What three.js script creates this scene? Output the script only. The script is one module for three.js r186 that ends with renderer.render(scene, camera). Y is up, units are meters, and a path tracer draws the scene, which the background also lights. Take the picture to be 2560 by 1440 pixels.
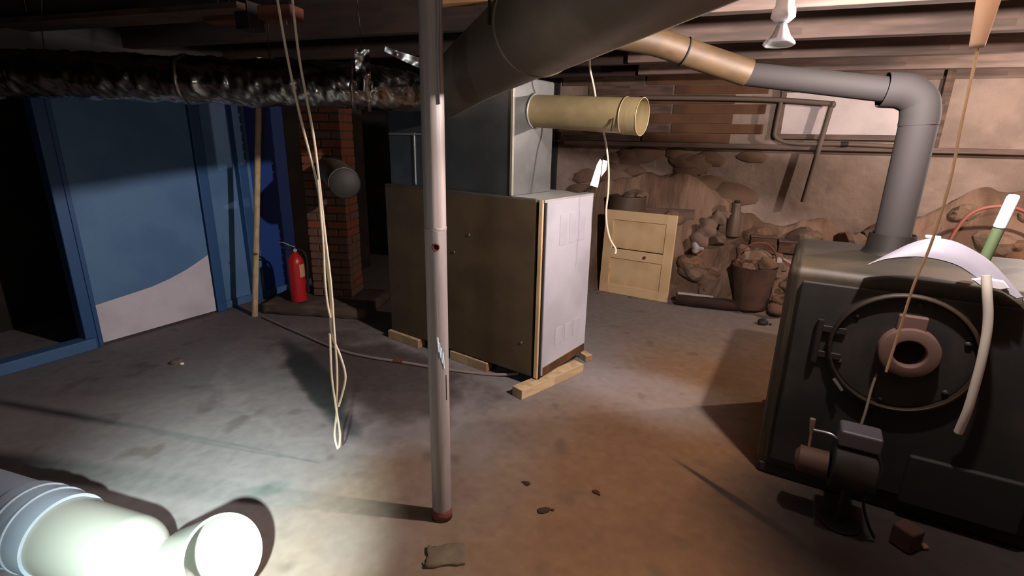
import * as THREE from 'three';
import { RoundedBoxGeometry } from 'three/addons/geometries/RoundedBoxGeometry.js';
import { mergeGeometries, mergeVertices, toCreasedNormals } from 'three/addons/utils/BufferGeometryUtils.js';

// ---------------------------------------------------------------- camera
const scene = new THREE.Scene();
scene.background = new THREE.Color(0x000000);
const camera = new THREE.PerspectiveCamera(59.1, 2560 / 1440, 0.05, 60);
camera.position.set(0, 1.6, 0);
camera.rotation.set(-0.2849, 0, 0.0201, 'YXZ');
scene.add(camera);
const renderer = new THREE.WebGLRenderer({ antialias: true });
renderer.toneMapping = THREE.LinearToneMapping;
renderer.toneMappingExposure = 1.0;
renderer.shadowMap.enabled = true;
renderer.shadowMap.type = THREE.PCFSoftShadowMap;

// ---------------------------------------------------------------- lights
// pull-cord lamp near the boiler, an unseen bulb added further right to brighten the back wall, and the torch in the photographer's left hand
const LAMP = new THREE.Vector3(1.36, 2.085, -1.65), LAMP_I = 26, LAMP_COL = new THREE.Color(1, 0.89, 0.88);
const LAMP2 = new THREE.Vector3(3.95, 2.03, -3.35), FILL_I = 13, FILL_COL = new THREE.Color(1, 0.84, 0.77);
const torch = new THREE.SpotLight(new THREE.Color(0.8, 1.0, 0.97), 84, 0, 0.38, 1.0, 2);
torch.position.set(-0.4, 1.2, -0.2);
torch.target.position.set(-1.08, 0.08, -1.48);
torch.castShadow = true; torch.shadow.radius = 1.2; torch.shadow.mapSize.set(1024, 1024); torch.shadow.bias = -0.001;
scene.add(torch, torch.target);
const spill = new THREE.SpotLight(new THREE.Color(0.9, 0.97, 1.0), 1.3, 0, 1.25, 1.0, 2); // wide weak spill of the same torch
spill.position.copy(torch.position); spill.target.position.set(-0.6, 1.1, -3.0); spill.castShadow = true; spill.shadow.radius = 1.2; spill.shadow.bias = -0.001;
scene.add(spill, spill.target);

// ---------------------------------------------------------------- helpers
let seed = 1234567;
function rnd() { seed = (seed * 1664525 + 1013904223) >>> 0; return seed / 4294967296; }
const rr = (a, b) => a + (b - a) * rnd();
const V3 = (x, y, z) => new THREE.Vector3(x, y, z);
function hash(i, j, k) { let h = (i * 374761393 + j * 668265263 + k * 1274126177) | 0; h = Math.imul(h ^ (h >>> 13), 1274126177); return ((h ^ (h >>> 16)) >>> 0) / 4294967296; }
const sm = t => t * t * (3 - 2 * t);
function noise2(x, y, per, s = 0) {
  const xi = Math.floor(x), yi = Math.floor(y), u = sm(x - xi), v = sm(y - yi);
  const w = per ? a => ((a % per) + per) % per : a => a;
  const a = hash(w(xi), w(yi), s), b = hash(w(xi + 1), w(yi), s), c = hash(w(xi), w(yi + 1), s), d = hash(w(xi + 1), w(yi + 1), s);
  return a + (b - a) * u + (c - a) * v + (a - b - c + d) * u * v;
}
function fbm(x, y, per, oct, s = 0) { let t = 0, a = 0.5, n = 0; for (let o = 0; o < oct; o++) { t += a * noise2(x, y, per, s + o); n += a; a *= 0.5; x *= 2; y *= 2; per *= 2; } return t / n; }
function noise3(x, y, z, s = 0) {
  const xi = Math.floor(x), yi = Math.floor(y), zi = Math.floor(z), u = sm(x - xi), v = sm(y - yi), w = sm(z - zi);
  const H = (i, j, k) => hash(xi + i + s * 57, yi + j, zi + k);
  const l = (a, b, t) => a + (b - a) * t;
  return l(l(l(H(0, 0, 0), H(1, 0, 0), u), l(H(0, 1, 0), H(1, 1, 0), u), v), l(l(H(0, 0, 1), H(1, 0, 1), u), l(H(0, 1, 1), H(1, 1, 1), u), v), w);
}
const mix = (a, b, t) => a + (b - a) * t;
const mixc = (a, b, t) => [mix(a[0], b[0], t), mix(a[1], b[1], t), mix(a[2], b[2], t)];
const step = (a, b, x) => { const t = Math.min(1, Math.max(0, (x - a) / (b - a))); return sm(t); };
function tex(n, fn, { srgb = true, rep } = {}) {
  const d = new Uint8Array(n * n * 4);
  for (let j = 0; j < n; j++) for (let i = 0; i < n; i++) {
    const c = fn(i / n, j / n), o = (j * n + i) * 4;
    d[o] = c[0]; d[o + 1] = c[1]; d[o + 2] = c[2]; d[o + 3] = 255;
  }
  const t = new THREE.DataTexture(d, n, n, THREE.RGBAFormat);
  t.wrapS = t.wrapT = THREE.RepeatWrapping; t.magFilter = THREE.LinearFilter; t.minFilter = THREE.LinearMipmapLinearFilter; t.generateMipmaps = true;
  if (srgb) t.colorSpace = THREE.SRGBColorSpace;
  if (rep) t.repeat.set(rep[0], rep[1]);
  t.needsUpdate = true; return t;
}
// mottled two-tone colour map, with speckle
function mottle(a, b, sc, oct = 5, s = 0, n = 256, sx = 1, sy = 1) {
  return tex(n, (x, y) => { const f = fbm(x * sc * sx, y * sc * sy, 0 || sc * sx, oct, s); const t = step(0.3, 0.7, f); const g = (hash((x * n) | 0, (y * n) | 0, s) - 0.5) * 8; const c = mixc(a, b, t); return c.map(v => Math.max(0, Math.min(255, v + g))); });
}
function grain(a, b, s = 0) { // wood: long fibres along x
  return tex(256, (x, y) => { const f = fbm(x * 4, y * 32, 32, 4, s) * 0.65 + fbm(x * 4, y * 4, 4, 3, s + 9) * 0.35; return mixc(a, b, step(0.3, 0.7, f)); });
}
const bumpRough = tex(256, (x, y) => { const v = fbm(x * 16, y * 16, 16, 5, 3) * 255; return [v, v, v]; }, { srgb: false });
const M = o => new THREE.MeshStandardMaterial(o);
const names = {};
function numbered(n) { const k = names[n] = (names[n] ?? -1) + 1; return k ? `${n}_${String(k).padStart(3, '0')}` : n; }
function tag(o, label, category, group, kind) { o.userData.label = label; if (category) o.userData.category = category; if (group) o.userData.group = group; if (kind) o.userData.kind = kind; return o; }
function thing(name, label, category, p = [0, 0, 0], turn = 0, group) {
  const o = new THREE.Group(); o.name = numbered(name); o.position.set(...p); o.rotation.y = turn; scene.add(o);
  return tag(o, label, category, group);
}
function struct(name, p = [0, 0, 0], turn = 0) { const o = new THREE.Group(); o.name = name; o.position.set(...p); o.rotation.y = turn; o.userData.kind = 'structure'; scene.add(o); return o; }
function part(name, geo, mat, parent, label) {
  if (Array.isArray(geo)) geo = join(geo);
  const m = new THREE.Mesh(geo, mat); m.name = name; m.castShadow = m.receiveShadow = true; parent.add(m);
  if (label) m.userData.label = label;
  return m;
}
function join(list) { return mergeGeometries(list.map(g => { g = g.index ? g.toNonIndexed() : g.clone(); for (const k of Object.keys(g.attributes)) if (!['position', 'normal', 'uv'].includes(k)) g.deleteAttribute(k); return g; })); }
function box(w, h, d, x = 0, y = 0, z = 0, r = 0.004) { // centre at x,y,z ; uv in metres
  r = Math.min(r, w * 0.45, h * 0.45, d * 0.45);
  const g = new RoundedBoxGeometry(w, h, d, 1, r); uvBox(g); g.translate(x, y, z); return g;
}
function uvBox(g) {
  const p = g.attributes.position, n = g.attributes.normal, uv = new Float32Array(p.count * 2);
  for (let i = 0; i < p.count; i++) {
    const ax = Math.abs(n.getX(i)), ay = Math.abs(n.getY(i)), az = Math.abs(n.getZ(i)); let u, v;
    if (ax >= ay && ax >= az) { u = p.getZ(i); v = p.getY(i); } else if (ay >= az) { u = p.getX(i); v = p.getZ(i); } else { u = p.getX(i); v = p.getY(i); }
    uv[i * 2] = u; uv[i * 2 + 1] = v;
  }
  g.setAttribute('uv', new THREE.BufferAttribute(uv, 2)); return g;
}
function bar(a, b, r, r2 = r, seg = 20, open = false) { // tapered cylinder between points
  a = V3(...a); b = V3(...b); const d = b.clone().sub(a), L = d.length();
  const g = new THREE.CylinderGeometry(r2, r, L, seg, Math.max(1, Math.round(L / 0.15)), open);
  g.applyQuaternion(new THREE.Quaternion().setFromUnitVectors(V3(0, 1, 0), d.normalize())); const c = a.add(b).multiplyScalar(0.5); g.translate(c.x, c.y, c.z); return g;
}
function tube(pts, r, seg = 48, rad = 8, closed = false) { return new THREE.TubeGeometry(new THREE.CatmullRomCurve3(pts.map(p => V3(...p)), closed, 'centripetal'), seg, r, rad, closed); }
// open metal pipe with wall thickness along a polyline (rounded corners)
function pipe(pts, r, t = 0.003, seg = 40, rad = 36) {
  const c = new THREE.CatmullRomCurve3(pts.map(p => V3(...p)), false, 'centripetal');
  const o = new THREE.TubeGeometry(c, seg, r, rad), i = new THREE.TubeGeometry(c, seg, r - t, rad);
  const ix = i.index.array; for (let k = 0; k < ix.length; k += 3) { const q = ix[k]; ix[k] = ix[k + 1]; ix[k + 1] = q; }
  const nn = i.attributes.normal; for (let k = 0; k < nn.count; k++) nn.setXYZ(k, -nn.getX(k), -nn.getY(k), -nn.getZ(k));
  const ends = [0, 1].map(u => { const p = c.getPointAt(u), tn = c.getTangentAt(u); const g = new THREE.RingGeometry(r - t, r, rad); g.applyQuaternion(new THREE.Quaternion().setFromUnitVectors(V3(0, 0, 1), u ? tn : tn.clone().negate())); g.translate(p.x, p.y, p.z); return g; });
  return join([o, i, ...ends]);
}
function ringAt(p, dir, r, w) { const g = new THREE.TorusGeometry(r, w, 8, 40); g.applyQuaternion(new THREE.Quaternion().setFromUnitVectors(V3(0, 0, 1), V3(...dir).normalize())); g.translate(...p); return g; }
function lathe(pts, seg = 32) { return new THREE.LatheGeometry(pts.map(p => new THREE.Vector2(p[0], p[1])), seg); }
function prism(pts, d, bev = 0.002) { // outline in x,y ; thickness d along z from 0
  const s = new THREE.Shape(pts.map(p => new THREE.Vector2(p[0], p[1])));
  const g = new THREE.ExtrudeGeometry(s, { depth: d - 2 * bev, bevelEnabled: bev > 0, bevelSize: bev, bevelThickness: bev, bevelSegments: 1, bevelOffset: -bev }); g.translate(0, 0, bev); return g;
}
function jitter(g, amp, sc, s = 0) { // noise along the normal; needs shared vertices
  g = mergeVertices((() => { const q = g.clone(); for (const k of ['uv', 'normal']) q.deleteAttribute(k); return q; })(), 1e-4); g.computeVertexNormals();
  const p = g.attributes.position, n = g.attributes.normal, q = p.clone();
  for (let i = 0; i < p.count; i++) {
    const x = p.getX(i), y = p.getY(i), z = p.getZ(i);
    const f = ((noise3(x * sc, y * sc, z * sc, s) - 0.5) + 0.5 * (noise3(x * sc * 2.3, y * sc * 2.3, z * sc * 2.3, s + 3) - 0.5)) * 2 * amp;
    q.setXYZ(i, x + n.getX(i) * f, y + n.getY(i) * f, z + n.getZ(i) * f);
  }
  g.setAttribute('position', q); g.computeVertexNormals(); return uvBox(g);
}
function rock(r, s, sx = 1, sy = 0.7, sz = 1, det = 2) {
  const g = jitter(new THREE.IcosahedronGeometry(r, det), r * 0.28, 1.1 / r, s); g.scale(sx, sy, sz); g.computeVertexNormals(); const f = toCreasedNormals(g, 0.5); return uvBox(f);
}

// room axes: U runs along the back wall (to the right and nearer), W goes to the back
const TH = -0.333, U = [0.945, 0.327], W = [0.327, -0.945];
const room = (u, w, y = 0) => [u * U[0] + w * W[0], y, u * U[1] + w * W[1]];

// ---------------------------------------------------------------- materials
// concrete floor, 10.24 m square: grey slab, browner over the right front half, a damp patch by the furnace
const FX = -5.6, FZ = -8.2, FS = 10.24;
const inEl = (x, z, cx, cz, a, b, rot) => { const c = Math.cos(rot), s = Math.sin(rot), dx = x - cx, dz = z - cz; return Math.hypot((dx * c + dz * s) / a, (-dx * s + dz * c) / b); };
const floorMap = tex(1536, (tx, ty) => {
  const x = FX + tx * FS, z = FZ + FS - ty * FS; // plane uv: v up = towards -z
  const big = fbm(x * 0.9 + 20, z * 0.9 + 20, 4096, 4, 11), mid = fbm(x * 4 + 50, z * 4 + 50, 4096, 4, 21), fine = fbm(x * 26 + 90, z * 26 + 90, 8192, 3, 31);
  let c = mixc([118, 111, 110], [130, 123, 121], mid);
  const wob = (big - 0.5) * 1.3;
  // browner tone over the front right and around the boiler
  const brown = step(-0.55, 0.75, (x - 0.15) * 0.8 + (z + 2.7) * 0.75 + wob) ;
  c = mixc(c, mixc([104, 68, 36], [122, 84, 46], mid), brown * 0.85);
  const sootShade = 1 - step(0.55, 1.1, inEl(x, z, 1.95, -1.6, 1.15, 0.8, 0.3) + wob * 0.25);  // shade in front of the boiler painted near black into the floor
  c = mixc(c, [26, 21, 17], sootShade * 0.92);
  // pool of lamplight between furnace and boiler, painted paler into the floor
  const lampPool = 1 - step(0.35, 1.05, inEl(x, z, 0.95, -3.0, 0.75, 0.5, 0.6) + wob * 0.3);
  c = mixc(c, [158, 150, 150], lampPool * 0.6);
  // damp area beside the furnace
  const w1 = 1 - step(0.6, 1.05, inEl(x, z, -0.95, -3.25, 1.1, 0.5, 0.62) + (mid - 0.5) * 0.7);
  const w2 = 1 - step(0.55, 1.0, inEl(x, z, -1.35, -3.15, 0.95, 0.13, 0.95) + (mid - 0.5) * 0.5);
  c = mixc(c, [60, 50, 46], w1 * 0.75); c = mixc(c, [30, 33, 34], w2 * 0.85);
  const rim = Math.exp(-Math.pow((inEl(x, z, -1.15, -3.2, 1.15, 0.62, 0.7) + (mid - 0.5) * 0.5 - 1) / 0.05, 2));
  c = mixc(c, [150, 142, 138], rim * 0.35);
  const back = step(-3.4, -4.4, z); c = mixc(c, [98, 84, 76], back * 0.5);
  const dark = 1 - step(0.4, 1, inEl(x, z, -1.13, -2.02, 0.13, 0.07, -0.4)); c = mixc(c, [84, 96, 92], dark * 0.5);
  const spot = step(0.66, 0.9, fbm(x * 7 + 10, z * 7 + 10, 4096, 3, 77)); c = mixc(c, [60, 50, 42], spot * 0.3);
  { const ax = 0.84, az = -2.36, bx = 1.32, bz = -1.6, L = Math.hypot(bx - ax, bz - az), t = ((x - ax) * (bx - ax) + (z - az) * (bz - az)) / (L * L), d = Math.abs((x - ax) * (bz - az) - (z - az) * (bx - ax)) / L; // narrow cast shadow painted into the floor
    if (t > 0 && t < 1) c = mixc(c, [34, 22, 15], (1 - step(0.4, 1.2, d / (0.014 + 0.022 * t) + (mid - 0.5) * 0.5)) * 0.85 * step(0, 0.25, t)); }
  const g = (fine - 0.5) * 16; return c.map(v => Math.max(0, Math.min(255, v + g)));
});
floorMap.wrapS = floorMap.wrapT = THREE.ClampToEdgeWrapping;
const T = {
  blue: mottle([82, 118, 158], [92, 130, 168], 4, 4, 1),
  white: mottle([205, 198, 204], [222, 214, 220], 4, 4, 2),
  cream: mottle([196, 162, 118], [210, 178, 134], 5, 5, 4),
  colm: mottle([136, 124, 120], [164, 150, 142], 6, 5, 5),
  galv: mottle([158, 156, 150], [170, 168, 160], 8, 4, 6),
  duct: mottle([112, 100, 86], [136, 124, 108], 5, 5, 7),
  wood: grain([120, 84, 52], [162, 120, 78], 8),
  pale: grain([176, 150, 112], [204, 178, 138], 12),
  old: grain([64, 48, 38], [96, 74, 60], 14),
  joist: grain([78, 63, 54], [106, 86, 75], 18),
  brown: mottle([86, 70, 50], [98, 81, 57], 6, 4, 20),
  enamel: mottle([168, 164, 170], [184, 180, 186], 3, 4, 22),
  stone: mottle([98, 76, 60], [118, 94, 76], 5, 5, 24),
  stone2: mottle([92, 80, 68], [118, 104, 90], 5, 5, 26),
  plaster: mottle([118, 100, 88], [142, 122, 108], 3, 5, 28),
  brickA: mottle([116, 62, 36], [140, 80, 48], 4, 4, 30),
  brickB: mottle([88, 58, 44], [112, 80, 64], 4, 4, 32),
  sootShade: mottle([26, 24, 21], [44, 39, 32], 5, 5, 34),
  jacket: mottle([44, 39, 29], [68, 56, 41], 4, 5, 36),
  dirt: mottle([88, 66, 50], [122, 96, 78], 7, 6, 38),
};
const br = { bumpMap: bumpRough };
const mat = {
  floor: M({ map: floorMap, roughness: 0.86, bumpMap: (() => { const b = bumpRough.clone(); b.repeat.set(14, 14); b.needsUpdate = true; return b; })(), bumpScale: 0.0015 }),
  blue: M({ map: T.blue, roughness: 0.55 }),
  blueDeep: M({ color: 0x1d3f86, roughness: 0.6 }),
  bluePost: M({ color: 0x2f5684, roughness: 0.45 }),
  white: M({ map: T.white, roughness: 0.6 }),
  cream: M({ map: T.cream, roughness: 0.6 }),
  column: M({ map: T.colm, roughness: 0.5, bumpMap: bumpRough, bumpScale: 0.002 }),
  rust: M({ color: 0x6b3a2a, roughness: 0.9, bumpMap: bumpRough, bumpScale: 0.004 }),
  hole: M({ color: 0x0c0808, roughness: 1 }),
  galv: M({ map: T.galv, roughness: 0.42, metalness: 0.55 }),
  galvBare: M({ map: T.galv, color: 0xccd4dc, roughness: 0.4, metalness: 0.85 }),
  duct: M({ map: T.duct, roughness: 0.5, metalness: 0.35 }),
  foil: M({ color: 0x98938f, roughness: 0.24, metalness: 1 }),
  foilDull: M({ color: 0x9a948e, roughness: 0.34, metalness: 0.9 }),
  wood: M({ map: T.wood, roughness: 0.75 }), pale: M({ map: T.pale, roughness: 0.7 }), old: M({ map: T.old, roughness: 0.85 }), joist: M({ map: T.joist, roughness: 0.85 }),
  cabinet: M({ map: T.brown, roughness: 0.55, metalness: 0.15 }),
  enamel: M({ map: T.enamel, roughness: 0.4 }),
  dark: M({ color: 0x17130f, roughness: 0.8 }),
  iron: M({ color: 0x2a2521, roughness: 0.6, metalness: 0.5 }),
  stone: M({ map: T.stone, roughness: 0.95, bumpMap: bumpRough, bumpScale: 0.01 }),
  stone2: M({ map: T.stone2, roughness: 0.95, bumpMap: bumpRough, bumpScale: 0.01 }),
  plaster: M({ map: T.plaster, roughness: 0.9, bumpMap: bumpRough, bumpScale: 0.008 }),
  darkwall: M({ map: T.stone2, color: 0x6a625c, roughness: 0.95, bumpMap: bumpRough, bumpScale: 0.012 }),
  brickA: M({ map: T.brickA, roughness: 0.9 }), brickB: M({ map: T.brickB, roughness: 0.9 }),
  mortar: M({ color: 0x4e443c, roughness: 1 }),
  concrete: M({ map: T.stone2, color: 0xd8d0c8, roughness: 0.95, bumpMap: bumpRough, bumpScale: 0.006 }),
  sootShade: M({ map: T.sootShade, roughness: 0.7, metalness: 0.2 }),
  jacket: M({ map: T.jacket, roughness: 0.6, metalness: 0.2 }),
  flange: M({ color: 0x5a4238, roughness: 0.75 }),
  dirt: M({ map: T.dirt, roughness: 1, bumpMap: bumpRough, bumpScale: 0.02 }),
  red: M({ color: 0xb01f22, roughness: 0.35 }),
  blade: M({ color: 0x86838c, roughness: 0.55 }),
  plastic: M({ color: 0xd9d5d8, roughness: 0.4 }),
  pvc: M({ color: 0x949289, roughness: 0.35 }),
  pvcBlue: M({ color: 0x98a0ac, roughness: 0.35 }),
  paper: M({ color: 0xf0ebea, roughness: 0.8 }),
  cord: M({ color: 0xd8c8ae, roughness: 0.6 }),
  string: M({ color: 0xf0d6ae, roughness: 0.8 }),
  green: M({ color: 0x50603f, roughness: 0.6 }),
  rag: M({ color: 0x9b8f88, roughness: 1 }),
  chrome: M({ color: 0xb0b0b8, roughness: 0.25, metalness: 0.9 }),
};

// ---------------------------------------------------------------- the room shell
{
  const g = new THREE.PlaneGeometry(FS, FS); g.rotateX(-Math.PI / 2);
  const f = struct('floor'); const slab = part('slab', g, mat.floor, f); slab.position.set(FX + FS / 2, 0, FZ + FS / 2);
  part('slab_body', box(FS + 0.4, 0.3, FS + 0.4, FX + FS / 2, -0.155, FZ + FS / 2), mat.concrete, f);
}
const WB = 6.0, WL = -5.2, WR = 3.55, WF = -1.3, CEIL = 2.42;
function wallBox(name, u0, u1, w0, w1, m, y0 = 0, y1 = CEIL + 0.1) {
  const s = struct(name, [0, 0, 0], TH); const c = [(u0 + u1) / 2, (w0 + w1) / 2];
  part('wall_body', box(u1 - u0, y1 - y0, w1 - w0, c[0], (y0 + y1) / 2, -c[1], 0.01), m, s); return s;
}
const wallBack = wallBox('wall_back', -1.55, WR + 0.3, WB, WB + 0.4, mat.plaster);
part('wall_body', box(-1.55 - WL + 0.3, CEIL + 0.1, 0.4, (WL - 0.3 - 1.55) / 2, (CEIL + 0.1) / 2, -(WB + 0.2), 0.01), mat.sootShade, wallBack, 'left part of the back wall with shade painted in');  // darkness behind the furnace painted as a black stretch of wall
wallBox('wall_left', WL - 0.3, WL, WF, WB, mat.darkwall);
wallBox('wall_right', WR, WR + 0.3, WF, WB, mat.plaster);
wallBox('wall_front', WL - 0.3, WR + 0.3, WF - 0.3, WF, mat.darkwall);
{ // upper back wall: dark horizontal boards left of the white window panel, ledge at eye level
  const board = [0, 1, 2].map(i => box(0.9, 0.092, 0.022, 0, 0, 0, 0.004));
  const bm = [mat.old, M({ map: T.old, color: 0xc8b098, roughness: 0.9 }), M({ map: T.stone, color: 0xc8a888, roughness: 0.9 })];
  for (let r = 0; r < 8; r++) for (let c = 0; c < 4; c++) {
    const u = -1.06 + c * 0.92 + (r % 2) * 0.3; if (u > 0.32) continue;
    const b = part('board', board[(r + c) % 3], bm[(r * 3 + c * 2) % 3], wallBack); b.position.set(u, 1.65 + r * 0.097, -(WB - 0.012 - rr(0, 0.008)));
  }
  // rubble stones showing through the lower plaster
  const wallStone = M({ map: T.plaster, color: 0xd8c8b8, roughness: 1 });
  const stones = [0, 1, 2, 3, 4].map(i => rock(0.14, 40 + i, 1.5, 0.75, 0.3));
  for (let i = 0; i < 30; i++) { const s = part('stone', stones[i % 5], wallStone, wallBack); s.position.set(rr(-1.4, 0.6), rr(0.9, 1.5), -(WB + 0.0)); s.rotation.z = rr(-0.3, 0.3); s.scale.setScalar(rr(0.6, 1.2)); }
  const t = struct('trim_1', [0, 0, 0], TH); part('ledge', box(5.0, 0.05, 0.12, 1.05, 1.575, -(WB - 0.06), 0.01), mat.joist, t);
  const w = struct('window_1', [0, 0, 0], TH);
  part('window_panel', box(1.06, 0.4, 0.03, 1.3, 1.9, -(WB - 0.02)), M({ map: T.white, color: 0xdad0c4, roughness: 0.7 }), w);
  part('window_frame', [box(1.16, 0.05, 0.06, 1.3, 2.12, -(WB - 0.03)), box(1.16, 0.05, 0.07, 1.3, 1.68, -(WB - 0.03)), box(0.05, 0.49, 0.06, 0.75, 1.9, -(WB - 0.03)), box(0.05, 0.49, 0.06, 1.85, 1.9, -(WB - 0.03))], mat.joist, w);
  const t2 = struct('trim_2', [0, 0, 0], TH); part('wall_post', box(0.07, 0.72, 0.05, 2.08, 1.96, -(WB - 0.03)), mat.old, t2);
}
{ // ceiling: boards on joists that run along the back wall
  const c = struct('ceiling', [0, 0, 0], TH);
  part('ceiling_slab', box(WR - WL + 0.6, 0.12, WB - WF + 0.6, (WR + WL) / 2, CEIL + 0.09, -(WB + WF) / 2), mat.old, c);
  const US = -0.55; // the joists lap over the middle of the room: left lengths darkened for shade, right ones paler for lamplight
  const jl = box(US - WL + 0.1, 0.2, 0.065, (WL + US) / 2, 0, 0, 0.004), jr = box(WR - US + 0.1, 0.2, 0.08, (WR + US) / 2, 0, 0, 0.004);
  const shadedWood = M({ map: T.old, color: 0x8c7c70, roughness: 0.95 });
  for (let k = 0; k < 10; k++) { const z = -(WF + 0.3 + k * 0.78); part('joist', jl, shadedWood, c).position.set(0, 2.3, z - 0.078); part('joist', jr, mat.joist, c).position.set(0, 2.3, z); }
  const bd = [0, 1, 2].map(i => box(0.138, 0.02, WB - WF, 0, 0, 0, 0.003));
  const bmats = [mat.old, mat.joist, mat.old], dk = [shadedWood, M({ map: T.old, color: 0x706058, roughness: 0.95 }), shadedWood];  // left planks carry the painted shade as well
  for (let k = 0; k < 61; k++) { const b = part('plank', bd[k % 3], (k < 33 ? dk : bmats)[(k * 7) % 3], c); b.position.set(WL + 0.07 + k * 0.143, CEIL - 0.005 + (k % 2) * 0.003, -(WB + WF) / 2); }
}
// blue partition: x runs along it to the back, z faces the camera's right
const PT = 1.083;
{
  const p = struct('wall_partition', [-3.202, 0, -3.658], PT);
  part('wall_body', box(0.5, 2.4, 0.06, 1.23, 1.2, -0.05), mat.blue, p);
  part('wall_body', box(0.42, 2.4, 0.06, 1.69, 1.2, -0.05), mat.blueDeep, p, 'deep blue end of the partition');
  part('wall_return', box(1.1, 2.4, 0.06, 2.45, 1.2, -0.05), mat.darkwall, p);
  part('wall_header', box(3.3, 0.4, 0.07, 0.25, 2.21, -0.035), mat.sootShade, p);  // blackened to paint in the shade above the foil duct
  part('wall_end', box(0.9, 2.4, 0.06, -1.75, 1.2, -0.05), mat.sootShade, p);
  part('jamb', box(0.1, 2.0, 0.11, -0.05, 1.0, 0.0, 0.008), mat.bluePost, p);
  part('door_stop', box(0.03, 2.0, 0.03, -0.012, 1.0, 0.05, 0.004), mat.bluePost, p);
  part('jamb', box(0.09, 2.0, 0.1, 0.975, 1.0, 0.0, 0.008), mat.bluePost, p);
  part('stud', box(0.09, 2.2, 0.07, 1.36, 1.1, 0.01, 0.008), mat.bluePost, p);
  part('threshold', box(1.35, 0.09, 0.12, -0.72, 0.045, 0.02, 0.01), M({ map: T.blue, color: 0xc4d0dc, roughness: 0.6 }), p);
  part('base_board', box(1.0, 0.07, 0.03, 1.54, 0.035, -0.005, 0.006), M({ map: T.blue, color: 0xd8e0e8, roughness: 0.6 }), p);
  const d = struct('door_1', [-3.202, 0, -3.658], PT);
  const cv = [[0.005, 0.325], [0.12, 0.338], [0.25, 0.352], [0.42, 0.372], [0.56, 0.405], [0.7, 0.45], [0.8, 0.492], [0.92, 0.548]];
  part('white_panel', prism([[0.005, 0.02], [0.92, 0.02], ...cv.slice().reverse()], 0.035), mat.white, d, 'bare white lower part of the blue door');
  part('blue_panel', prism([...cv, [0.92, 2.0], [0.005, 2.0]], 0.035), mat.blue, d, 'blue painted upper part of the door');
}

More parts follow.
